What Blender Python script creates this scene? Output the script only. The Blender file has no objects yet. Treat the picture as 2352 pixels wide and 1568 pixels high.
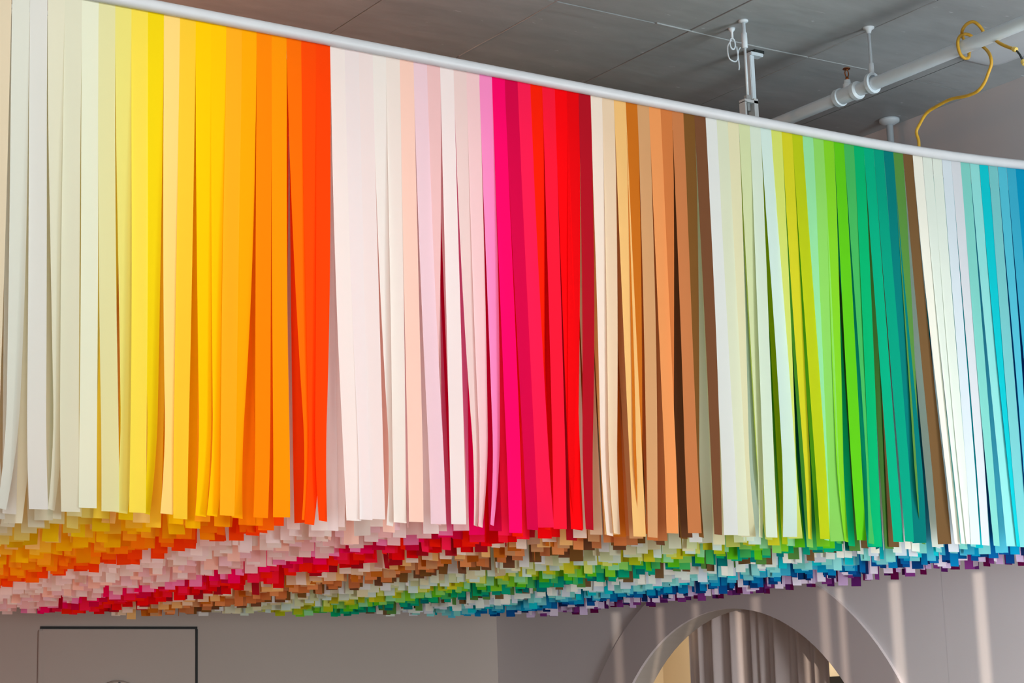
import bpy, bmesh, math, random
from mathutils import Matrix, Vector
random.seed(7)
PI = math.pi
SC = 0.6            # one layout unit in metres; layout z is measured from eye height
EYE = 1.55
C = bpy.context.scene.collection
def P(x, y, z): return Vector((x*SC, y*SC, EYE + z*SC))

# ---------------------------------------------------------------- camera
cam = bpy.data.objects.new('camera', bpy.data.cameras.new('camera'))
C.objects.link(cam)
rot = Matrix(((0.83064312, -0.08301445, -0.55058206), (-0.5558871, -0.18039694, -0.81144715), (-0.03196147, 0.98008446, -0.19599214)))
cam.matrix_world = Matrix.Translation((0, 0, EYE)) @ rot.to_4x4()
cam.data.sensor_width = 36.0
cam.data.lens = 67.61
cam.data.clip_start = 0.05
bpy.context.scene.camera = cam

# ---------------------------------------------------------------- world, lights, exposure
world = bpy.data.worlds.new('world'); bpy.context.scene.world = world
world.use_nodes = True
world.node_tree.nodes['Background'].inputs[0].default_value = (0.93, 0.93, 0.96, 1)
world.node_tree.nodes['Background'].inputs[1].default_value = 0.5
def aim(o, target):
    o.rotation_euler = (Vector(target) - o.location).to_track_quat('-Z', 'Y').to_euler()
def area(name, loc, target, sx, sy, power, color):
    l = bpy.data.lights.new(name, 'AREA'); l.shape = 'RECTANGLE'; l.size = sx; l.size_y = sy
    l.energy = power; l.color = color
    o = bpy.data.objects.new(name, l); C.objects.link(o); o.location = loc; aim(o, target); return o
def spot(name, loc, target, power, color, angle, blend, radius):
    l = bpy.data.lights.new(name, 'SPOT'); l.energy = power; l.color = color
    l.spot_size = math.radians(angle); l.spot_blend = blend; l.shadow_soft_size = radius
    o = bpy.data.objects.new(name, l); C.objects.link(o); o.location = loc; aim(o, target); return o
# daylight from the glazed front of the room, well behind and beside the camera
area('front_window_light', (-1.0, -3.2, 2.3), (3.4, 5.1, 2.7), 6.0, 2.6, 130, (1.0, 0.985, 0.96))
area('side_window_light', (6.2, -1.0, 1.5), (6.0, 4.6, 4.2), 2.6, 2.2, 170, (0.64, 0.91, 1.0))
area('bounce_fill_light', P(3.6, 12.0, -2.45), P(3.7, 12.1, 1.0), 3.0, 3.0, 45, (1.0, 0.45, 0.30)).data.spread = math.radians(120)  # added fill from below, imitating red bounce off the paper
area('inner_fill_light', P(6.4, 12.2, 4.3), P(6.4, 12.2, 0), 4.6, 3.6, 12, (1.0, 0.88, 0.76))  # unseen fill added over the rows to deepen their inner colour
area('low_wall_fill_light', P(10.3, 2.2, 0.2), P(11.1, 8.8, 0.2), 1.0, 1.6, 100, (1.0, 0.975, 0.96))  # added fill that brightens the right-hand wall, source unseen
area('right_wall_fill_light', P(8.6, 3.0, -1.6), P(11.19, 9.3, -0.6), 1.0, 1.0, 26, (0.93, 0.96, 1.0)).data.spread = math.radians(70)  # second added fill for the lower right-hand wall
spot('ceiling_glow_fill_light', P(3.9, 9.6, 3.75), P(4.7, 10.6, 4.75), 40, (1.0, 0.45, 0.2), 150, 1.0, 0.15)  # added uplight imitating orange bounce on the left of the ceiling
# ceiling track spots washing the face of the paper
for k in range(7):
    tx = 2.6 + 1.25*k
    spot('track_spot_light', P(tx-0.9, 4.2, 4.5), P(tx+0.1, 8.4, 2.0), (140, 96, 50, 46, 36, 24, 17)[k], (1.0, 0.97, 0.92), 58, 0.7, 0.12)
for sx, tx, tz, pw in ((4.6, 6.0, 2.5, 30), (7.0, 8.5, 2.3, 52), (7.9, 9.25, 2.3, 14)):
    spot('accent_spot_light', P(sx, 4.6, 4.45), P(tx, 8.4, tz), pw, (1.0, 0.95, 0.88), 26, 0.9, 0.03)
# the slim projector beam, added with no known source, for the bright stripes on the right-hand wall
SRC = (3.6, 0.2, 0.1)
spot('stripe_spot_light', P(*SRC), P(11.19, 12.25, 0.4), 1700, (1.0, 0.84, 0.68), 14, 0.05, 0.0002)
vs = bpy.context.scene.view_settings
vs.view_transform = 'Standard'; vs.look = 'None'; vs.gamma = 1.0; vs.use_curve_mapping = False
vs.exposure = 0.2
bpy.context.scene.cycles.diffuse_bounces = 12
bpy.context.scene.cycles.max_bounces = 16
bpy.context.scene.cycles.transmission_bounces = 12

# ---------------------------------------------------------------- helpers
def lin(c):
    r = []
    for v in c:
        v = v/255.0
        r.append(v/12.92 if v <= 0.04045 else ((v+0.055)/1.055)**2.4)
    return r
def mat(name, rgb, rough=0.6, noise=0.0, nscale=8.0, bump=0.0, bscale=60.0, metal=0.0, spec=0.5, stretch=(1, 1, 1)):
    m = bpy.data.materials.new(name); m.use_nodes = True
    nt = m.node_tree; b = nt.nodes['Principled BSDF']
    c = lin(rgb)
    b.inputs['Base Color'].default_value = (*c, 1); b.inputs['Roughness'].default_value = rough
    b.inputs['Metallic'].default_value = metal; b.inputs['Specular IOR Level'].default_value = spec
    tc = nt.nodes.new('ShaderNodeTexCoord'); mp = nt.nodes.new('ShaderNodeMapping')
    mp.inputs['Scale'].default_value = stretch
    nt.links.new(tc.outputs['Object'], mp.inputs['Vector'])
    if noise > 0:
        n = nt.nodes.new('ShaderNodeTexNoise'); n.inputs['Scale'].default_value = nscale; n.inputs['Detail'].default_value = 6
        nt.links.new(mp.outputs[0], n.inputs['Vector'])
        r = nt.nodes.new('ShaderNodeMapRange'); r.inputs['From Min'].default_value = 0.3; r.inputs['From Max'].default_value = 0.7
        r.inputs['To Min'].default_value = 1-noise; r.inputs['To Max'].default_value = 1+noise
        nt.links.new(n.outputs['Fac'], r.inputs['Value'])
        mx = nt.nodes.new('ShaderNodeVectorMath'); mx.operation = 'SCALE'; mx.inputs[0].default_value = c
        nt.links.new(r.outputs[0], mx.inputs['Scale']); nt.links.new(mx.outputs[0], b.inputs['Base Color'])
    if bump > 0:
        n2 = nt.nodes.new('ShaderNodeTexNoise'); n2.inputs['Scale'].default_value = bscale; n2.inputs['Detail'].default_value = 4
        nt.links.new(mp.outputs[0], n2.inputs['Vector'])
        bp = nt.nodes.new('ShaderNodeBump'); bp.inputs['Strength'].default_value = bump; bp.inputs['Distance'].default_value = 0.01
        nt.links.new(n2.outputs['Fac'], bp.inputs['Height']); nt.links.new(bp.outputs[0], b.inputs['Normal'])
    return m
M = {
 'wall_r': mat('grey_white_wall_paint', (210, 205, 206), 0.75, 0.02, 1.2, 0.05, 90),
 'surround': mat('taupe_wall_paint', (184, 173, 172), 0.75, 0.02, 2.0, 0.05, 90),
 'shaded_reveal': mat('darkened_reveal_tone', (158, 148, 138), 0.75, 0.02, 2.0),  # wall tone darkened to imitate a less brightly lit reveal
 'wall_b': mat('light_grey_wall_paint', (164, 151, 142), 0.75, 0.02, 1.2, 0.05, 90),
 'alcove': mat('warm_tan_paint', (216, 198, 166), 0.8, 0.03, 2.0),
 'floor': mat('oak_floor', (158, 126, 102), 0.5, 0.06, 3.0, 0.05, 20),
 'white': mat('white_pipe_paint', (212, 224, 232), 0.38, 0.02, 20, 0.03, 120),
 'rail': mat('white_rail_paint', (180, 183, 187), 0.45, 0.02, 20, 0.02, 120),
 'fixture': mat('fixture_plastic', (200, 208, 214), 0.45, 0.02, 10),
 'brass': mat('brass', (150, 84, 40), 0.3, 0.1, 60, metal=0.8),
 'cord': mat('yellow_cord_rubber', (204, 158, 44), 0.5, 0.1, 40),
 'lamp': mat('pale_yellow_connector', (235, 205, 110), 0.4, 0.03, 40),
 'dark': mat('dark_rubber_and_gap', (38, 44, 44), 0.5, 0.1, 40),
 'black': mat('black_paint', (12, 11, 10), 0.5, 0.1, 40),
 'hatch_seal': mat('black_gasket', (14, 13, 12), 0.7, 0.1, 40),  # black gasket strip along the hatch edge
 'hatch': mat('hatch_paint', (162, 148, 138), 0.6, 0.015, 2.0),
 'steel': mat('galvanised_steel', (150, 155, 158), 0.4, 0.08, 40, metal=0.6),
 'curtain': mat('taupe_curtain_cloth', (190, 178, 174), 0.9, 0.04, 3.0, 0.1, 200),
}
def ceiling_material():
    m = bpy.data.materials.new('painted_concrete_ceiling'); m.use_nodes = True
    nt = m.node_tree; b = nt.nodes['Principled BSDF']; L = nt.links.new
    b.inputs['Roughness'].default_value = 0.48
    tc = nt.nodes.new('ShaderNodeTexCoord')
    def noise(scale, stretch, detail=8, rough=0.6):
        mp = nt.nodes.new('ShaderNodeMapping'); mp.inputs['Scale'].default_value = stretch; L(tc.outputs['Object'], mp.inputs['Vector'])
        n = nt.nodes.new('ShaderNodeTexNoise'); n.inputs['Scale'].default_value = scale; n.inputs['Detail'].default_value = detail
        n.inputs['Roughness'].default_value = rough; L(mp.outputs[0], n.inputs['Vector']); return n.outputs['Fac']
    def ramp(v, pts):
        r = nt.nodes.new('ShaderNodeValToRGB'); e = r.color_ramp.elements
        e[0].position, e[0].color = pts[0][0], (*[pts[0][1]]*3, 1); e[1].position, e[1].color = pts[1][0], (*[pts[1][1]]*3, 1)
        L(v, r.inputs[0]); return r.outputs[0]
    base = ramp(noise(1.1, (0.5, 2.2, 1)), ((0.3, 0.84), (0.7, 1.14)))
    fine = ramp(noise(6.0, (1.0, 3.0, 1)), ((0.3, 0.93), (0.7, 1.07)))
    specks = ramp(noise(26.0, (0.6, 1.5, 1), 3, 0.5), ((0.715, 0.0), (0.77, 1.0)))
    scr = ramp(noise(7.0, (0.5, 7.0, 1), 3, 0.5), ((0.73, 0.0), (0.80, 1.0)))
    mul = nt.nodes.new('ShaderNodeMath'); mul.operation = 'MULTIPLY'; L(base, mul.inputs[0]); L(fine, mul.inputs[1])
    add = nt.nodes.new('ShaderNodeMath'); add.operation = 'MULTIPLY_ADD'; L(specks, add.inputs[0]); add.inputs[1].default_value = 0.7; L(mul.outputs[0], add.inputs[2])
    add2 = nt.nodes.new('ShaderNodeMath'); add2.operation = 'MULTIPLY_ADD'; L(scr, add2.inputs[0]); add2.inputs[1].default_value = 0.4; L(add.outputs[0], add2.inputs[2])
    sc = nt.nodes.new('ShaderNodeVectorMath'); sc.operation = 'SCALE'; sc.inputs[0].default_value = lin((158, 165, 168))
    L(add2.outputs[0], sc.inputs['Scale']); L(sc.outputs[0], b.inputs['Base Color'])
    bp = nt.nodes.new('ShaderNodeBump'); bp.inputs['Strength'].default_value = 0.25; bp.inputs['Distance'].default_value = 0.01
    L(noise(9.0, (0.6, 2.0, 1)), bp.inputs['Height']); L(bp.outputs[0], b.inputs['Normal'])
    return m
M['ceiling'] = ceiling_material()
def paper_material():
    m = bpy.data.materials.new('coloured_paper'); m.use_nodes = True
    nt = m.node_tree; nt.nodes.clear(); L = nt.links.new
    out = nt.nodes.new('ShaderNodeOutputMaterial')
    at = nt.nodes.new('ShaderNodeAttribute'); at.attribute_name = 'paper_colour'
    d = nt.nodes.new('ShaderNodeBsdfDiffuse'); t = nt.nodes.new('ShaderNodeBsdfTranslucent')
    mx = nt.nodes.new('ShaderNodeMixShader'); mx.inputs[0].default_value = 0.4
    L(at.outputs['Color'], d.inputs['Color']); L(at.outputs['Color'], t.inputs['Color'])
    L(d.outputs[0], mx.inputs[1]); L(t.outputs[0], mx.inputs[2]); L(mx.outputs[0], out.inputs[0])
    return m
M['paper'] = paper_material()

def mesh_obj(name, verts, faces, m, parent=None, smooth=False):
    me = bpy.data.meshes.new(name); me.from_pydata([tuple(v) for v in verts], [], faces)
    me.materials.append(m)
    if smooth: me.polygons.foreach_set('use_smooth', [True]*len(me.polygons))
    me.update()
    o = bpy.data.objects.new(name, me); C.objects.link(o)
    if parent: o.parent = parent; o.matrix_parent_inverse = parent.matrix_world.inverted()
    return o
def bm_obj(name, bm, m, parent=None, smooth=False):
    bmesh.ops.recalc_face_normals(bm, faces=bm.faces)
    me = bpy.data.meshes.new(name); bm.to_mesh(me); bm.free(); me.materials.append(m)
    if smooth: me.polygons.foreach_set('use_smooth', [True]*len(me.polygons))
    o = bpy.data.objects.new(name, me); C.objects.link(o)
    if parent: o.parent = parent; o.matrix_parent_inverse = parent.matrix_world.inverted()
    return o
def tag(o, label=None, cat=None, group=None, kind=None):
    if label: o['label'] = label
    if cat: o['category'] = cat
    if group: o['group'] = group
    if kind: o['kind'] = kind
    return o
def empty(name, loc, label, cat, group=None):
    o = bpy.data.objects.new(name, None); C.objects.link(o); o.location = loc; o.empty_display_size = 0.05
    bpy.context.view_layer.update()
    return tag(o, label, cat, group)
def add_box(bm, a, b, bevel=0.0):
    a, b = Vector(a), Vector(b)
    r = bmesh.ops.create_cube(bm, size=1.0)
    for v in r['verts']: v.co = Vector(((a[i]+b[i])/2 + v.co[i]*abs(b[i]-a[i]) for i in range(3)))
    if bevel > 0:
        es = list({e for v in r['verts'] for e in v.link_edges})
        bmesh.ops.bevel(bm, geom=es, offset=bevel, segments=2, affect='EDGES')
def frame_of(d):
    d = d.normalized(); up = Vector((0, 0, 1)) if abs(d.z) < 0.9 else Vector((1, 0, 0))
    s = d.cross(up).normalized(); return s, s.cross(d).normalized()
def add_tube(bm, pts, rad, n=16, cap=True):
    pts = [Vector(p) for p in pts]; rads = rad if isinstance(rad, (list, tuple)) else [rad]*len(pts)
    rings = []; s = u = None
    for i, p in enumerate(pts):
        d = (pts[min(i+1, len(pts)-1)] - pts[max(i-1, 0)])
        if d.length < 1e-9: d = Vector((0, 0, 1))
        if s is None: s, u = frame_of(d)
        else:
            dn = d.normalized(); s = (s - dn*s.dot(dn)).normalized(); u = s.cross(dn).normalized()
        rings.append([bm.verts.new(p + s*math.cos(2*PI*k/n)*rads[i] + u*math.sin(2*PI*k/n)*rads[i]) for k in range(n)])
    for a, b in zip(rings, rings[1:]):
        for k in range(n): bm.faces.new((a[k], a[(k+1) % n], b[(k+1) % n], b[k]))
    if cap: bm.faces.new(rings[0]); bm.faces.new(rings[-1])
def tube(name, pts, rad, m, parent=None, n=16, smooth=True):
    bm = bmesh.new(); add_tube(bm, pts, rad, n)
    o = bm_obj(name, bm, m, parent)
    if smooth:
        for p in o.data.polygons: p.use_smooth = len(p.vertices) == 4
    return o
def catmull(pts, k=10):
    pts = [Vector(p) for p in pts]; q = [pts[0]*2-pts[1]] + pts + [pts[-1]*2-pts[-2]]; r = []
    for i in range(1, len(q)-2):
        for j in range(k):
            t = j/k; a, b, c, d = q[i-1], q[i], q[i+1], q[i+2]
            r.append(0.5*((2*b) + (c-a)*t + (2*a-5*b+4*c-d)*t*t + (3*b-3*c+d-a)*t**3))
    r.append(pts[-1]); return r

# ---------------------------------------------------------------- the room
ZC, WX, WY = 4.75, 11.19, 16.95
FZ = -EYE/SC
bm = bmesh.new(); add_box(bm, P(-9, -7, FZ-0.2), P(16, 18, FZ))
tag(bm_obj('floor', bm, M['floor']), kind='structure')
# ceiling slab of cast bays with open grooves between them
bm = bmesh.new()
xs = [-9, 1.0, 3.6, 6.12, 7.156, 8.3, 9.42, 10.5, 16]; ys = [-7, -2.0, 1.5, 4.5, 7.2, 9.885, 12.6, 15.3, 18]
g = 0.006
for i in range(len(xs)-1):
    for j in range(len(ys)-1):
        dz = random.Random(i*31+j).uniform(-0.003, 0.003)
        add_box(bm, P(xs[i]+g, ys[j]+g, ZC+dz), P(xs[i+1]-g, ys[j+1]-g, ZC+0.1))
add_box(bm, P(-9, -7, ZC+0.012), P(16, 18, ZC+0.3))
tag(bm_obj('ceiling', bm, M['ceiling']), kind='structure')
# raised plaster joints that catch the light
bm = bmesh.new()
add_tube(bm, [P(x, 9.885+0.012*math.sin(x*3), ZC) for x in [8.0+0.25*k for k in range(9)]], 0.004, 8)
add_tube(bm, [P(7.156+0.006*math.sin(y*5), y, ZC) for y in [8.4+0.3*k for k in range(10)]], 0.0035, 8)
add_tube(bm, [P(9.42+0.006*math.sin(y*5), y, ZC) for y in [8.6+0.3*k for k in range(8)]], 0.0035, 8)
tag(bm_obj('trim_1', bm, M['ceiling']), kind='structure')

bm = bmesh.new(); add_box(bm, P(-9, WY, FZ), P(WX+0.22, WY+0.3, ZC+0.02))
tag(bm_obj('wall_back', bm, M['wall_b']), kind='structure')

def holed_plate(bm, x0, x1, outer, cy, cz, r, n=96):
    """a plate between x0 and x1, outline given by outer(angle) -> (y, z), with a round hole"""
    rings = []
    for x in (x0, x1):
        rings.append([bm.verts.new(P(x, cy + r*math.cos(2*PI*k/n), cz + r*math.sin(2*PI*k/n))) for k in range(n)])
        rings.append([bm.verts.new(P(x, *outer(2*PI*k/n))) for k in range(n)])
    a, b, c, d = rings
    for k in range(n):
        j = (k+1) % n
        bm.faces.new((a[k], a[j], b[j], b[k])); bm.faces.new((c[k], d[k], d[j], c[j]))
        bm.faces.new((a[k], c[k], c[j], a[j])); bm.faces.new((b[k], b[j], d[j], d[k]))
CY, CZ, R1 = 13.24, -0.94, 1.90
OY, OZ, R2 = 13.20, -1.07, 2.45
def rect_outline(y0, y1, z0, z1):
    def f(t):
        c, s = math.cos(t), math.sin(t)
        k = min([v for v in ((y1-CY)/c if c > 1e-9 else 1e9, (y0-CY)/c if c < -1e-9 else 1e9,
                             (z1-CZ)/s if s > 1e-9 else 1e9, (z0-CZ)/s if s < -1e-9 else 1e9)])
        return CY + k*c, CZ + k*s
    return f
# the panel with the hole reaches from floor to above, plain wall fills the rest
bm = bmesh.new()
holed_plate(bm, WX, WX+0.22, rect_outline(CY-2.6, CY+2.6, FZ+0.0, CZ+2.6), CY, CZ, R1+0.012)
y0, y1, zt = CY-2.6, CY+2.6, CZ+2.6
# squared corners of the outline
for (yy, zz) in ((y0, FZ), (y1, FZ), (y0, zt), (y1, zt)): pass
add_box(bm, P(WX, -7, FZ), P(WX+0.22, y0+0.001, ZC+0.02))
add_box(bm, P(WX, y1-0.001, FZ), P(WX+0.22, WY, ZC+0.02))
add_box(bm, P(WX, y0, zt-0.001), P(WX+0.22, y1, ZC+0.02))
tag(bm_obj('wall_right', bm, M['wall_r']), kind='structure')
# shallow round surround, a larger disc around the opening, cut off by the floor
bm = bmesh.new()
holed_plate(bm, WX-0.03, WX-0.0005, lambda t: (OY + R2*math.cos(t), max(FZ+0.01, OZ + R2*math.sin(t))), CY, CZ, R1)
tag(bm_obj('trim_2', bm, M['surround']), kind='structure')
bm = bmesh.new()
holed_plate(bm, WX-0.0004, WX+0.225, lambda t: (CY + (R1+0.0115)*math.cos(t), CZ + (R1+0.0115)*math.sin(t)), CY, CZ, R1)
tag(bm_obj('trim_3', bm, M['shaded_reveal']), kind='structure')
# the little room beyond the round opening
bm = bmesh.new()
add_box(bm, P(14.2, 9.5, FZ), P(14.3, 18, 2.2))
add_box(bm, P(WX+0.22, 18, FZ), P(14.3, 18.1, 2.2))
add_box(bm, P(WX+0.22, 9.4, FZ), P(14.3, 9.5, 2.2))
add_box(bm, P(WX+0.22, 9.4, 2.2), P(14.3, 18.1, 2.3))
tag(bm_obj('wall_far', bm, M['alcove']), kind='structure')
area('alcove_lamp_light', P(13.2, 15.6, 2.0), P(13.4, 15.6, -1), 0.5, 0.5, 26, (1.0, 0.92, 0.78))

# curtain behind the round opening
root = empty('curtain', P(11.62, 13.4, FZ), 'pale taupe pleated curtain hanging inside the round wall opening', 'curtain')
def fold(y):
    return 0.030*math.sin(y*23+0.6*math.sin(y*5)) + 0.018*math.sin(y*51+1.0) + 0.02*math.sin(y*9)
n = 260; ya, yb = 12.39, 14.315; vs_, fs = [], []
zs = [1.25, 0.9, 0.5, 0.0, -0.8, -1.6, FZ+0.03]
for zi, z in enumerate(zs):
    for i in range(n+1):
        y = ya + (yb-ya)*i/n
        vs_.append(P(11.60 + fold(y)*(1+0.05*zi), y + (0.004*zi), z))
for zi in range(len(zs)-1):
    for i in range(n):
        a = zi*(n+1)+i; fs.append((a, a+1, a+n+2, a+n+1))
cl = mesh_obj('cloth', vs_, fs, M['curtain'], root, True)
sol = cl.modifiers.new('thickness', 'SOLIDIFY'); sol.thickness = 0.003
tube('curtain_rod', [P(11.60, 10.0, 1.27), P(11.60, 17.0, 1.27)], 0.014, M['steel'], root)
# dark panel standing in the room beyond
bm = bmesh.new(); add_box(bm, P(14.05, 14.2, FZ), P(14.19, 15.6, 0.40), 0.01)
tag(bm_obj('dark_panel_1', bm, M['black']), kind='structure')

# hatch in the back wall
root = empty('access_hatch', P(7.0, WY, FZ), 'flush square wall hatch edged by a thin black gap', 'hatch')
hx0, hx1, hz1, hz0 = 6.245, 7.785, 1.016, -0.9
bm = bmesh.new(); add_box(bm, P(hx0+0.02, WY-0.006, hz0), P(hx1-0.02, WY-0.002, hz1-0.02), 0.002)
bm_obj('panel', bm, M['hatch'], root)
bm = bmesh.new()
add_box(bm, P(hx0, WY-0.012, hz1-0.018), P(hx1, WY-0.004, hz1+0.005))
add_box(bm, P(hx1-0.02, WY-0.012, hz0), P(hx1+0.004, WY-0.004, hz1-0.018))
o = bm_obj('gasket', bm, M['hatch_seal'], root); o['label'] = 'black edge gap'
bm = bmesh.new(); add_box(bm, P(hx0-0.02, WY-0.02, hz0), P(hx0+0.02, WY-0.004, hz1-0.03), 0.003)
bm_obj('hinge_strip', bm, M['hatch'], root)
# round plate on the hatch
root2 = empty('wall_roundel', P(6.98, WY, 0.2), 'plain round grey disc with one dark mark, low on the wall hatch', 'roundel')
bm = bmesh.new()
add_tube(bm, [P(6.99, WY-0.006, 0.27), P(6.99, WY-0.03, 0.27), P(6.99, WY-0.045, 0.27)], [0.26*SC, 0.26*SC, 0.245*SC], 64)
bm_obj('face', bm, M['hatch'], root2)
bm = bmesh.new(); add_tube(bm, [P(6.99, WY-0.045, 0.505), P(6.99, WY-0.052, 0.505)], 0.010*SC, 20)
bm_obj('mark', bm, M['black'], root2)

# ---------------------------------------------------------------- hanging frame
def ztop(x): return 3.53 + 0.019*max(0.0, x-8.2)**2
Y0, NR, PITCH = 8.44, 24, 0.307
YB = Y0 + PITCH*(NR-1)
XL, XR = 2.877-5.5*0.0857, 11.0
root = empty('hanging_frame', P(6.5, Y0, 3.56), 'white pipe rail frame carrying the coloured paper strips below the ceiling', 'frame')
xsr = [2.0 + 0.25*k for k in range(37)]
o = tube('front_rail', [P(x, Y0-0.012, ztop(x)+0.026) for x in xsr], 0.0315*SC, M['rail'], root, 20)
tube('back_rail', [P(XL-0.2, YB+0.05, 3.58), P(11.05, YB+0.05, 3.58)], 0.0315*SC, M['rail'], root, 12)
tube('side_rail', [P(11.06, Y0, ztop(11.0)+0.026), P(11.06, YB+0.05, 3.58)], 0.0315*SC, M['rail'], root, 12)
tube('side_rail', [P(XL-0.3, Y0, 3.556), P(XL-0.3, YB+0.05, 3.58)], 0.0315*SC, M['rail'], root, 12)
for k in range(1, NR):
    y = Y0 + PITCH*k
    tube('row_bar', [P(XL-0.3, y, 3.545), P(9.2, y, 3.545), P(11.06, y, 3.56)], 0.008, M['rail'], root, 6)
# cross channel carried by the clamp rod
bm = bmesh.new(); add_box(bm, P(8.30, 9.51, 3.90), P(8.95, 9.57, 3.955)); add_box(bm, P(8.33, 9.51, 3.55), P(8.37, 9.57, 3.90)); add_box(bm, P(8.88, 9.51, 3.55), P(8.92, 9.57, 3.90))
bm_obj('bracket', bm, M['rail'], root)

# ---------------------------------------------------------------- paper strips
PAL = {
-6:((226,208,168),'tan beige'), -5:((228,210,172),'sand beige'), -4:((228,212,176),'light sand'), -3:((226,212,178),'warm beige'), -2:((226,212,182),'soft beige'),
-1:((226,213,186),'beige'), 0:((222,226,216),'grey white'), 1:((222,224,220),'cool white'), 2:((226,226,204),'ivory'), 3:((222,224,202),'pale grey green'),
4:((230,236,214),'greenish white'), 5:((226,226,172),'pale lime cream'), 6:((234,228,128),'light lime yellow'), 7:((246,226,84),'lemon yellow'), 8:((242,218,24),'bright yellow'),
9:((252,222,132),'butter yellow'), 10:((250,208,56),'maize yellow'), 11:((255,210,0),'golden yellow'), 12:((255,206,0),'deep golden yellow'), 13:((255,182,34),'amber'),
14:((255,178,0),'yellow orange'), 15:((255,142,0),'orange'), 16:((255,158,10),'light orange'), 17:((255,118,0),'deep orange'), 18:((255,80,0),'red orange'), 19:((255,72,0),'vermilion orange'),
20:((242,238,234),'white'), 21:((238,232,232),'pinkish white'), 22:((240,230,228),'rose white'), 23:((240,238,232),'off white'), 24:((240,232,224),'shell white'),
25:((252,214,198),'peach'), 26:((240,212,222),'lilac pink'), 27:((240,200,200),'dusty pink'), 28:((244,236,234),'milk white'), 29:((238,216,212),'blush'),
30:((244,210,212),'pale pink'), 31:((250,146,204),'candy pink'), 32:((255,0,110),'hot pink'), 33:((215,0,75),'raspberry'), 34:((255,34,86),'coral red'),
35:((255,36,10),'orange red'), 36:((255,30,60),'rose red'), 37:((255,0,20),'bright red'), 38:((236,0,20),'red'), 39:((180,24,40),'dark red'),
40:((244,234,218),'cream'), 41:((236,214,182),'light beige'), 42:((246,200,126),'pale apricot'), 43:((205,116,34),'ochre brown'), 44:((216,166,116),'tan'),
45:((242,160,96),'apricot'), 46:((214,128,70),'burnt orange'), 47:((206,130,80),'terracotta'), 48:((128,88,44),'olive brown'), 49:((122,80,54),'dark brown'),
50:((228,232,230),'cool grey white'), 51:((220,226,200),'pale sage'), 52:((228,224,186),'pale khaki cream'), 53:((212,222,174),'light sage'), 54:((214,228,212),'mint white'),
55:((210,232,226),'pale aqua white'), 56:((214,224,112),'light lime'), 57:((214,208,44),'mustard lime'), 58:((186,200,30),'olive lime'), 59:((152,224,164),'mint green'),
60:((146,216,102),'apple green'), 61:((134,210,44),'grass green'), 62:((98,200,30),'bright green'), 63:((72,182,96),'medium green'), 64:((0,178,112),'emerald'),
65:((0,172,130),'jade'), 66:((0,158,128),'deep jade'), 67:((0,124,122),'teal'), 68:((90,142,66),'moss green'), 69:((118,88,56),'brown'),
70:((238,236,224),'warm white'), 71:((222,230,220),'icy mint'), 72:((222,230,220),'frost green'), 73:((212,222,230),'icy blue'), 74:((214,216,222),'pale grey lilac'),
75:((128,206,196),'light aqua'), 76:((144,218,214),'soft turquoise'), 77:((20,196,206),'cyan'), 78:((120,198,200),'grey aqua'), 79:((84,190,212),'sky blue'),
80:((60,172,202),'medium sky blue'), 81:((0,150,192),'cerulean'), 82:((0,128,184),'azure'), 83:((0,104,170),'blue'), 84:((0,84,152),'strong blue'),
85:((0,62,122),'navy'), 86:((22,40,88),'dark navy'), 87:((228,218,230),'lilac white'), 88:((222,206,222),'pale lilac'), 89:((206,184,214),'light lilac'),
90:((192,160,198),'mauve'), 91:((124,52,124),'purple'), 92:((84,28,92),'dark purple'), 93:((92,10,62),'plum'),
}
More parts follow.
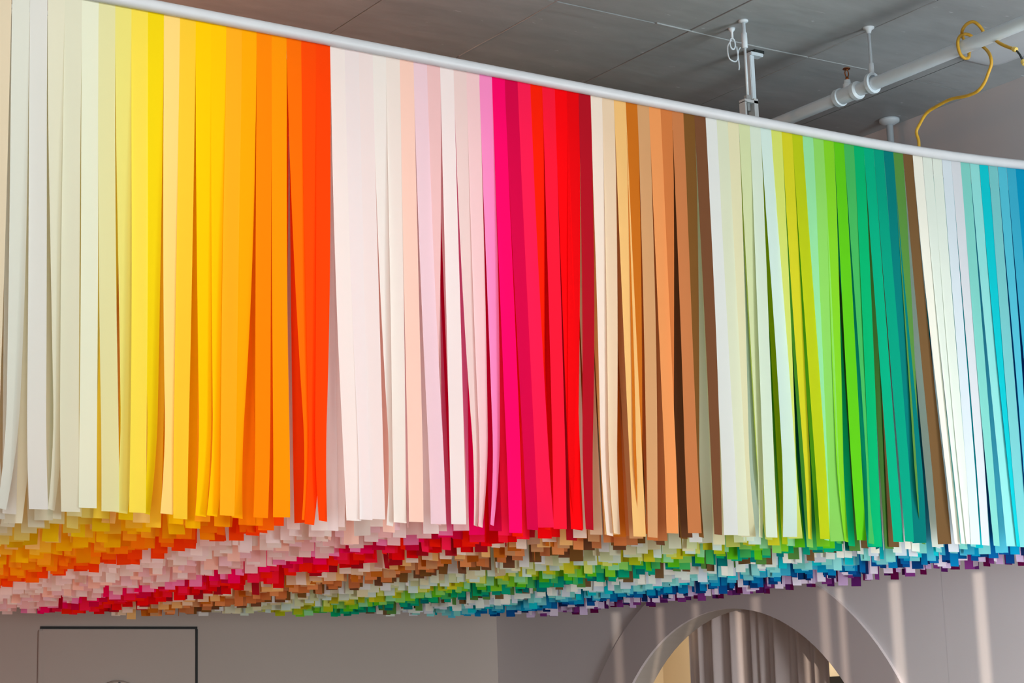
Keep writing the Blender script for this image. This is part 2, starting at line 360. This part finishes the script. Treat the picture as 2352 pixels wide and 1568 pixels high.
FRONT = [(-1,2.877,None,None,None),(0,2.966,-0.033,45,1.033),(1,3.053,0.036,-9,1.033),(2,3.141,0.022,50,1.037),(3,3.227,0.008,-9,1.028),
    (4,3.313,0.008,0,1.047),(5,3.398,0.022,0,1.034),(6,3.484,0.013,27,1.033),(7,3.569,-0.003,5,1.033),(8,3.655,-0.035,49,1.033),
    (9,3.741,-0.044,24,1.031),(10,3.826,-0.046,17,1.013),(11,3.911,-0.013,29,1.032),(12,3.996,-0.044,30,1.034),(13,4.081,-0.066,12,1.036),
    (14,4.165,-0.049,27,1.033),(15,4.251,-0.055,10,1.031),(16,4.336,-0.03,-12,1.037),(17,4.422,0.038,31,1.029),(18,4.507,-0.022,29,1.01),
    (19,4.593,-0.013,33,1.033),(20,4.678,0.028,2,1.032),(21,4.763,0.014,13,1.039),(22,4.848,0.011,3,1.046),(23,4.932,-0,37,1.017),
    (24,5.016,-0.025,11,1.032),(25,5.101,-0.026,0,1.037),(26,5.186,0.018,-8,1.03),(27,5.271,-0.011,39,1.036),(28,5.356,-0.018,-6,1.034),
    (29,5.441,0.009,44,1.031),(30,5.525,-0.039,42,1.027),(31,5.609,-0.038,45,1.039),(32,5.693,0,3,0.999),(33,5.778,0.023,13,1.018),
    (34,5.864,0.028,-22,1.035),(35,5.948,-0.007,35,1.031),(36,6.032,-0.054,0,1.028),(37,6.116,-0.018,4,1.031),(38,6.200,-0.079,25,1.03),
    (39,6.283,-0.089,25,1.032),(40,6.366,0.006,29,1.011),(41,6.450,-0.033,29,1.022),(42,6.535,-0.025,0,1.002),(43,6.620,-0.056,26,1.023),
    (44,6.706,-0.094,14,1),(45,6.791,-0.048,2,1.026),(46,6.877,-0.071,30,1.037),(47,6.963,-0.05,-12,1.033),(48,7.048,-0.031,32,1.019),
    (49,7.133,-0.05,20,1.028),(50,7.218,-0.055,-18,1.028),(51,7.304,-0.033,0,1.028),(52,7.391,-0.02,-27,1.031),(53,7.478,-0.049,36,1.027),
    (54,7.565,-0.086,-1,1.024),(55,7.651,-0.041,-23,1.027),(56,7.736,0.005,-29,1.031),(57,7.822,-0.014,34,1.027),(58,7.908,-0.014,6,1.024),
    (59,7.995,-0.053,28,1.023),(60,8.082,-0.012,-27,1.024),(61,8.169,-0.038,31,1.023),(62,8.256,-0.06,7,1.027),(63,8.342,-0.08,23,1.005),
    (64,8.428,-0.107,4,0.991),(65,8.514,-0.004,0,1.025),(66,8.601,-0.012,7,1.027),(67,8.688,0.012,-32,1.024),(68,8.774,0.006,29,1.024),
    (69,8.861,0.068,-30,1.025),(70,8.949,0.065,20,1.024),(71,9.038,0.02,18,1.025),(72,9.128,-0.019,18,1.026),(73,9.217,-0.043,2,1.025),
    (74,9.304,-0.032,11,1.022),(75,9.391,-0.026,17,1.022),(76,9.480,0.02,-5,1.022),(77,9.569,-0.005,22,1.021),(78,9.659,-0.03,0,1.02),
    (79,9.748,None,None,None),(80,9.836,None,None,None),(81,9.923,None,None,None),(82,10.009,None,None,None)]
XC = {r[0]: r[1] for r in FRONT}
for i in range(-6, -1): XC[i] = 2.877 + (i+1)*0.0862
for i in range(83, 94): XC[i] = 10.009 + (i-82)*0.0868
SW = 0.0862*1.004
def strip_geometry(xc, y, zt, zb, sway, tw, ysway, curl, nseg, mid=0.0, w=SW, wob=0.0):
    """vertices and faces of one ribbon: untwisted at the rail, turning and swaying towards its free end"""
    V, F = [], []
    ts = [k/nseg for k in range(nseg+1)]
    if nseg > 8: ts = sorted(ts + [0.2015])
    for k, t in enumerate(ts):
        e = t**1.9
        th = math.radians(tw)*e + math.radians(mid)*math.sin(PI*t)*t
        cx = xc + sway*t**1.4 + curl*(max(0, t-0.80)/0.2)**2*0.11 + wob*math.sin(PI*1.4*t)*t
        cy = y + ysway*t**1.5 + curl*0.5*(max(0, t-0.84)/0.16)**2*0.10
        if t > 0.201: cy += 0.0012
        z = zt + (zb-zt)*t
        c, s = math.cos(th)*w/2, math.sin(th)*w/2
        bow = 0.0045*math.sin(PI*min(1, t*1.5))
        nx, ny = -math.sin(th)*bow, math.cos(th)*bow
        V += [P(cx-c, cy-s, z), P(cx+nx, cy+ny, z), P(cx+c, cy+s, z)]
    for k in range(len(ts)-1):
        a = 3*k
        F += [(a, a+1, a+4, a+3), (a+1, a+2, a+5, a+4)]
    return V, F
def colour_mesh(me, cols):
    ca = me.color_attributes.new('paper_colour', 'FLOAT_COLOR', 'CORNER')
    buf = []
    for p in me.polygons:
        c = cols[p.index] if isinstance(cols[0], (list, tuple)) else cols
        for _ in p.loop_indices: buf += [c[0], c[1], c[2], 1.0]
    ca.data.foreach_set('color', buf)
ALB = 0.93
def albedo(i): return [max(0.004, v)*ALB for v in lin(PAL[i][0])]
_r = rot.transposed()
def to_px(p):
    c = _r @ (Vector(p) - Vector((0, 0, EYE)))
    return 1176 + 4417.15*c.x/-c.z, 784 - 4417.15*c.y/-c.z
ones = ['', 'first', 'second', 'third', 'fourth', 'fifth', 'sixth', 'seventh', 'eighth', 'ninth', 'tenth', 'eleventh', 'twelfth', 'thirteenth', 'fourteenth',
        'fifteenth', 'sixteenth', 'seventeenth', 'eighteenth', 'nineteenth']
tens = {2: ('twentieth', 'twenty'), 3: ('thirtieth', 'thirty'), 4: ('fortieth', 'forty'), 5: ('fiftieth', 'fifty'), 6: ('sixtieth', 'sixty'), 7: ('seventieth', 'seventy'), 8: ('eightieth', 'eighty')}
def ordinal(k):
    if k < 20: return ones[k]
    return tens[k//10][0] if k % 10 == 0 else tens[k//10][1] + '-' + ones[k % 10]
def a_strip(i, V, F, label, group):
    o = mesh_obj('paper_strip', V, F, M['paper'], None, True)
    colour_mesh(o.data, albedo(i))
    return tag(o, label, 'paper strip', group)
front_px = []
rnd = random.Random(21)
for (i, xc, sway, tw, zb) in FRONT:
    if sway is None: sway, tw, zb = (-0.02, 12, 1.03) if i < 0 else (rnd.uniform(-.03, .02), rnd.choice((0, 25, -12)), 1.02)
    ys = -0.03 + 0.006*rnd.uniform(-1, 1) + (0.05 if abs(tw) > 26 else 0)
    curl = rnd.choice((-1, 1))*(rnd.uniform(0.25, 0.6) if abs(tw) > 22 else rnd.uniform(0.0, 0.14))
    V, F = strip_geometry(xc, Y0, ztop(xc)+0.004, zb, sway-curl*0.11, tw, ys, curl, 26, rnd.uniform(-10, 10), wob=rnd.gauss(0, 0.006))
    a_strip(i, V, F, PAL[i][1] + ' paper strip, ' + ordinal(i+2) + ' from the left in the front row', 'coloured paper strips of the front row')
    front_px.append((to_px(V[-2])[0], i))
# the rows behind: the nearest ones one by one, the deep remainder as one mass
MAXIND = 300 - len(FRONT)
cnt = 0; SV, SF, SCOL = [], [], []
used = set(); rname = {1: 'second', 2: 'third', 3: 'fourth', 4: 'fifth'}
for r in range(0, NR):
    y = Y0 + PITCH*r
    for i in range(-6, 94):
        if r == 0 and i in {q[0] for q in FRONT}: continue
        rr = random.Random(r*1000+i)
        tw = rr.gauss(2, 14) if rr.random() > 0.08 else rr.uniform(-70, 70)
        sway = rr.gauss(-0.008, 0.020); zb = 1.025 + 0.020*min(1, r/5) + rr.uniform(-0.022, 0.022) - (0.03 if rr.random() < 0.06 else 0)
        curl = rr.choice((0, 0, 0, 0, 0.5, -0.5))*rr.random()
        zt = ztop(XC[i])+0.004 if r == 0 else (3.545 if XC[i] < 9.2 else 3.55)
        args = (XC[i], y, zt, zb, sway, tw, rr.gauss(0, 0.03), curl)
        end = to_px(P(XC[i]+sway, y, zb))
        if r > 0 and cnt < MAXIND and 8 < end[0] < 2344:
            V, F = strip_geometry(*args, 12)
            near = sorted(front_px, key=lambda q: abs(q[0]-end[0]))
            lab = None
            for q in near[:6]:
                lab = rname[r] + '-row ' + PAL[i][1] + ' paper strip, its end showing beneath the ' + ordinal(q[1]+2) + ' front strip'
                if lab not in used: break
            used.add(lab)
            a_strip(i, V, F, lab, 'coloured paper strips of the ' + rname[r] + ' row')
            cnt += 1
        else:
            V, F = strip_geometry(*args, 7)
            b = len(SV); SV += V; SF += [tuple(v+b for v in f) for f in F]; SCOL += [albedo(i)]*len(F)
o = mesh_obj('paper_strips', SV, SF, M['paper'], None, True)
colour_mesh(o.data, SCOL)
tag(o, 'deep mass of coloured paper strips hanging in rows behind the front rows', 'paper strips', None, 'stuff')

# ---------------------------------------------------------------- overhead services
PX, PZ, PR = 9.378, 4.33, 0.046
root = empty('sprinkler_pipe', P(PX, 9.2, PZ), 'white sprinkler pipe running under the grey ceiling above the rail', 'pipe')
tube('pipe', [P(PX, y, PZ) for y in (3.0, 6, 7.5, 9.5, 11, 14, 16.93)], PR*SC, M['white'], root, 32)
ty = 9.46
bm = bmesh.new()
add_tube(bm, [P(PX, ty-0.115, PZ), P(PX, ty-0.105, PZ), P(PX, ty-0.07, PZ), P(PX, ty-0.065, PZ), P(PX, ty+0.065, PZ), P(PX, ty+0.07, PZ), P(PX, ty+0.105, PZ), P(PX, ty+0.115, PZ)],
         [a*SC for a in (0.052, 0.066, 0.066, 0.056, 0.056, 0.066, 0.066, 0.052)], 32)
add_tube(bm, [P(PX, ty, PZ), P(PX, ty, PZ+0.075), P(PX, ty, PZ+0.08), P(PX, ty, PZ+0.105)], [a*SC for a in (0.034, 0.034, 0.026, 0.022)], 24)
bm_obj('tee_fitting', bm, M['white'], root)
root = empty('fire_sprinkler', P(PX, ty, PZ+0.105), 'small copper brown upright fire sprinkler head on the white pipe tee', 'sprinkler')
tube('stem', [P(PX, ty, PZ+0.10), P(PX, ty, PZ+0.125), P(PX, ty, PZ+0.13)], [0.012*SC, 0.012*SC, 0.008*SC], M['brass'], root)
bm = bmesh.new()
for s in (-1, 1): add_tube(bm, catmull([P(PX+s*0.006, ty, PZ+0.125), P(PX+s*0.017, ty, PZ+0.15), P(PX+s*0.013, ty, PZ+0.175), P(PX, ty, PZ+0.188)], 5), 0.004*SC, 8)
bm_obj('yoke', bm, M['brass'], root)
tube('deflector', [P(PX, ty, PZ+0.187), P(PX, ty, PZ+0.193)], [0.028*SC, 0.026*SC], M['brass'], root, 20)
# ring hanger for the pipe
hy = 9.215
root = empty('pipe_hanger', P(PX, hy, PZ), 'white ring hanger holding the sprinkler pipe to the ceiling', 'hanger')
bm = bmesh.new()
n = 36
for k in range(n):
    a0, a1 = 2*PI*k/n, 2*PI*(k+1)/n
ringpts = [P(PX + 0.060*math.sin(2*PI*k/n), hy, PZ + 0.008 + 0.066*math.cos(2*PI*k/n)) for k in range(n)]
for k in range(n):
    a, b = ringpts[k], ringpts[(k+1) % n]; cc = P(PX, hy, PZ+0.008)
    q = []
    for p_ in (a, b):
        d = (p_-cc).normalized()*0.006
        q.append([p_ - d + Vector((0, -0.009, 0)), p_ - d + Vector((0, 0.009, 0)), p_ + d + Vector((0, 0.009, 0)), p_ + d + Vector((0, -0.009, 0))])
    vv = [[bm.verts.new(x) for x in s_] for s_ in q]
    for m_ in range(4): bm.faces.new((vv[0][m_], vv[0][(m_+1) % 4], vv[1][(m_+1) % 4], vv[1][m_]))
bmesh.ops.remove_doubles(bm, verts=bm.verts, dist=1e-5)
bm_obj('ring', bm, M['white'], root)
tube('rod', [P(PX, hy, PZ+0.07), P(PX, hy, PZ+0.155), P(PX, hy, PZ+0.158), P(PX, hy, ZC-0.02)], [0.018*SC, 0.018*SC, 0.0115*SC, 0.0115*SC], M['white'], root)
tube('flange', [P(PX, hy, ZC-0.045), P(PX, hy, ZC-0.02), P(PX, hy, ZC-0.008), P(PX, hy, ZC+0.0)], [0.014*SC, 0.022*SC, 0.040*SC, 0.042*SC], M['white'], root, 24)

# clamp rod above the rail
rx, ry = 8.50, 9.54
root = empty('threaded_hanger', P(rx, ry, 3.95), 'thin white threaded rod with sleeve and U clamp above the rail', 'hanger')
tube('rod', [P(rx, ry, 4.19), P(rx, ry, 4.60)], 0.0095*SC, M['white'], root)
tube('sleeve', [P(rx, ry, 4.545), P(rx, ry, 4.55), P(rx, ry, 4.655), P(rx, ry, 4.66), P(rx, ry, 4.735)], [0.012*SC, 0.021*SC, 0.021*SC, 0.014*SC, 0.014*SC], M['white'], root)
tube('flange', [P(rx, ry, ZC-0.02), P(rx, ry, ZC-0.012), P(rx, ry, ZC)], [0.016*SC, 0.034*SC, 0.034*SC], M['white'], root, 24)
bm = bmesh.new()
add_box(bm, P(rx-0.055, ry-0.03, 3.90), P(rx-0.040, ry+0.03, 4.15))
add_box(bm, P(rx+0.030, ry-0.03, 3.90), P(rx+0.065, ry+0.03, 4.18))
add_box(bm, P(rx-0.055, ry-0.03, 4.145), P(rx+0.065, ry+0.03, 4.165))
bm_obj('clamp', bm, M['rail'], root)
bm = bmesh.new(); add_tube(bm, [P(rx, ry, 4.165), P(rx, ry, 4.20)], 0.026*SC, 6); add_tube(bm, [P(rx, ry, 4.09), P(rx, ry, 4.15)], 0.017*SC, 6)
bm_obj('nut', bm, M['steel'], root)
# second, thicker drop post
qx, qy = 8.93, 9.97
root = empty('drop_post', P(qx, qy, 3.6), 'slim white square post dropping beside the threaded rod', 'post')
bm = bmesh.new(); add_box(bm, P(qx-0.021, qy-0.021, 3.56), P(qx+0.021, qy+0.021, 4.70), 0.003)
bm_obj('post', bm, M['white'], root)
bm = bmesh.new(); add_box(bm, P(qx-0.02, qy-0.035, 4.70), P(qx+0.10, qy+0.035, 4.725), 0.003)
bm_obj('end_plate', bm, M['white'], root)
bm = bmesh.new(); add_box(bm, P(qx+0.02, qy-0.03, 4.725), P(qx+0.11, qy+0.03, ZC))
o = bm_obj('gap_block', bm, M['dark'], root); o['label'] = 'dark block in place of the shaded gap'  # dark block filling what is only a shaded gap above the post
# small hook and wire loop
kx, ky_ = 8.53, 9.70
root = empty('ceiling_hook', P(kx, ky_, ZC), 'tiny white ceiling hook with hanging wire loops left of the rod', 'hook')
tube('anchor', [P(kx, ky_, ZC), P(kx, ky_, ZC-0.015), P(kx, ky_, ZC-0.03), P(kx, ky_, ZC-0.08)], [0.026*SC, 0.022*SC, 0.009*SC, 0.009*SC], M['white'], root)
bm = bmesh.new()
add_tube(bm, [P(kx+0.024*math.sin(t), ky_, ZC-0.115+0.04*math.cos(t)) for t in [2*PI*k/20 for k in range(21)]], 0.006*SC, 8)
add_tube(bm, catmull([P(kx-0.01, ky_, ZC-0.09), P(kx-0.045, ky_, ZC-0.14), P(kx-0.045, ky_, ZC-0.21), P(kx-0.02, ky_, ZC-0.24), P(kx+0.03, ky_, ZC-0.235), P(kx+0.05, ky_, ZC-0.16), P(kx+0.07, ky_, ZC-0.13)], 6), 0.005*SC, 8)
add_tube(bm, catmull([P(kx+0.035, ky_, ZC-0.13), P(kx+0.045, ky_, ZC-0.20), P(kx+0.05, ky_, ZC-0.27), P(kx+0.045, ky_, ZC-0.30)], 6), 0.005*SC, 8)
bm_obj('wire_loop', bm, M['white'], root)
# round flanged post near the right wall
fx, fy = 11.04, 10.69
root = empty('flanged_post', P(fx, fy, 3.6), 'round white post with a wide ceiling flange beside the right wall', 'post')
tube('post', [P(fx, fy, 3.6), P(fx, fy, ZC-0.01)], 0.028*SC, M['white'], root, 24)
tube('flange', [P(fx, fy, ZC-0.05), P(fx, fy, ZC-0.035), P(fx, fy, ZC-0.022), P(fx, fy, ZC)], [0.034*SC, 0.062*SC, 0.082*SC, 0.084*SC], M['white'], root, 36)

# ceiling light batten, upper right
root = empty('ceiling_light', P(10.8, 8.4, ZC), 'long pale ceiling light batten with a rounded end, upper right corner', 'ceiling light')
bm = bmesh.new()
prof = [(-0.22, 0.0), (-0.22, -0.05), (-0.19, -0.085), (-0.12, -0.10), (0.12, -0.10), (0.19, -0.085), (0.22, -0.05), (0.22, 0.0)]
rings = []
for y, k in ((9.22, 0.72), (9.205, 0.88), (9.16, 0.98), (9.10, 1.0), (5.9, 1.0), (5.85, 0.9)):
    rings.append([bm.verts.new(P(10.45 + a*k, y, ZC + b*k)) for a, b in prof])
for a, b in zip(rings, rings[1:]):
    for k in range(len(prof)-1): bm.faces.new((a[k], a[k+1], b[k+1], b[k]))
bm.faces.new(rings[0]); bm.faces.new(rings[-1])
bm_obj('diffuser', bm, M['fixture'], root, True)
bm = bmesh.new(); add_box(bm, P(10.35, 5.8, ZC-0.03), P(10.55, 9.15, ZC)); bm_obj('base', bm, M['fixture'], root)

# yellow cord tangled round the pipe
root = empty('extension_cord', P(PX, 8.3, PZ), 'yellow cord looped round the white pipe and drooping to the rail', 'cord')
c1 = [(9.438, 8.225, 4.353),(9.438, 8.234, 4.411),(9.418, 8.253, 4.459),(9.398, 8.281, 4.486),(9.378, 8.318, 4.476),(9.358, 8.337, 4.442),(9.398, 8.381, 4.427),(9.438, 8.401, 4.404),(9.448, 8.379, 4.374),(9.448, 8.338, 4.386),(9.438, 8.342, 4.415),(9.408, 8.366, 4.43),(9.358, 8.365, 4.405),(9.318, 8.351, 4.357),(9.308, 8.343, 4.307),(9.318, 8.335, 4.258),(9.348, 8.326, 4.236),(9.398, 8.34, 4.258),(9.428, 8.359, 4.303),(9.448, 8.352, 4.335),(9.448, 8.3, 4.349),(9.438, 8.252, 4.313),(9.408, 8.185, 4.253),(9.378, 8.138, 4.194),(9.378, 8.136, 4.142),(9.378, 8.168, 4.089),(9.378, 8.207, 4.036),(9.378, 8.264, 3.999),(9.378, 8.33, 3.992),(9.378, 8.395, 3.996),(9.378, 8.507, 4.011),(9.378, 8.642, 3.999),(9.378, 8.733, 3.979),(9.378, 8.799, 3.924),(9.378, 8.837, 3.876),(9.378, 8.823, 3.807),(9.378, 8.827, 3.728)]
c2 = [(9.438, 8.225, 4.353),(9.448, 8.195, 4.363),(9.408, 8.125, 4.321),(9.378, 8.059, 4.265),(9.378, 8.004, 4.223),(9.378, 7.935, 4.18)]
c3 = [(9.378, 7.925, 4.174),(9.378, 7.896, 4.132),(9.378, 7.873, 4.081)]
c4 = [(9.378, 7.87, 4.074),(9.378, 7.854, 4.052)]
tape = [(9.378, 8.291, 3.995),(9.378, 8.334, 3.993),(9.378, 8.395, 3.996)]
tube('cable', catmull([P(*p) for p in c1], 8), 0.011*SC, M['cord'], root, 10)
o = tube('cable_tail', catmull([P(*p) for p in c2], 8), 0.011*SC, M['cord'], root, 10)
bm = bmesh.new(); a_, b_ = P(*c2[-2]), P(*c2[-1]); d_ = (b_-a_).normalized()
add_tube(bm, [b_-d_*0.012, b_-d_*0.004, b_+d_*0.010, b_+d_*0.014], [0.010*SC, 0.017*SC, 0.017*SC, 0.010*SC], 12)
o = bm_obj('connector', bm, M['lamp'], root); o['label'] = 'pale yellow connector'
o = tube('plug_lead', [P(*p) for p in c3], 0.007*SC, M['dark'], root, 8); o['label'] = 'dark lead'
bm = bmesh.new(); e_ = P(*c3[-1]); d_ = (P(*c3[-1])-P(*c3[-2])).normalized()
add_tube(bm, [e_-d_*0.006, e_, e_+d_*0.016, e_+d_*0.022], [0.010*SC, 0.018*SC, 0.018*SC, 0.009*SC], 12)
o = bm_obj('connector', bm, M['lamp'], root); o['label'] = 'pale yellow connector'
o = tube('tape_wrap', catmull([P(*p) for p in tape], 6), 0.0098*SC, M['white'], root, 10); o['label'] = 'white painted length of cord'

# the small projector added unseen at the camera's right: its slotted plate cuts the beam into stripes
LINES = [(14.963,14.81),(14.286,14.162),(13.754,13.642),(12.935,12.803),(12.073,11.947),(11.846,11.753),(11.229,11.093),(10.328,10.205)]
root = empty('gobo', P(SRC[0], SRC[1], FZ), 'black stripe projector on a slim floor stand, unseen, added to cast the wall stripes', 'gobo')
gx = SRC[0] + 0.12
def on_plate(y): return SRC[1] + (y-SRC[1])*(gx-SRC[0])/(WX-SRC[0])
ed = [SRC[1]+0.04] + [v for l in sorted(LINES) for v in sorted((on_plate(l[0]), on_plate(l[1])))] + [SRC[1]+0.38]
bm = bmesh.new(); zt_ = SRC[2] + 0.94*0.12/(WX-SRC[0])
for k in range(0, len(ed), 2): add_box(bm, P(gx, ed[k], SRC[2]-0.08), P(gx+0.0002, ed[k+1], zt_))
add_box(bm, P(gx, ed[0], zt_), P(gx+0.0002, ed[-1], SRC[2]+0.14)); add_box(bm, P(gx, ed[0], SRC[2]-0.14), P(gx+0.0002, ed[-1], SRC[2]-0.08))
bm_obj('slotted_plate', bm, M['black'], root)
bm = bmesh.new(); add_box(bm, P(SRC[0]-0.25, SRC[1]-0.10, SRC[2]-0.16), P(gx+0.02, SRC[1]+0.38, SRC[2]-0.14), 0.003)
add_box(bm, P(SRC[0]-0.25, SRC[1]-0.12, SRC[2]-0.16), P(SRC[0]+0.02, SRC[1]-0.06, SRC[2]+0.14), 0.003)
bm_obj('housing', bm, M['black'], root)
tube('stand', [P(SRC[0], SRC[1]+0.05, FZ), P(SRC[0], SRC[1]+0.05, FZ+0.02), P(SRC[0], SRC[1]+0.05, FZ+0.03), P(SRC[0], SRC[1]+0.05, SRC[2]-0.16)], [0.2, 0.2, 0.014, 0.014], M['black'], root, 24)
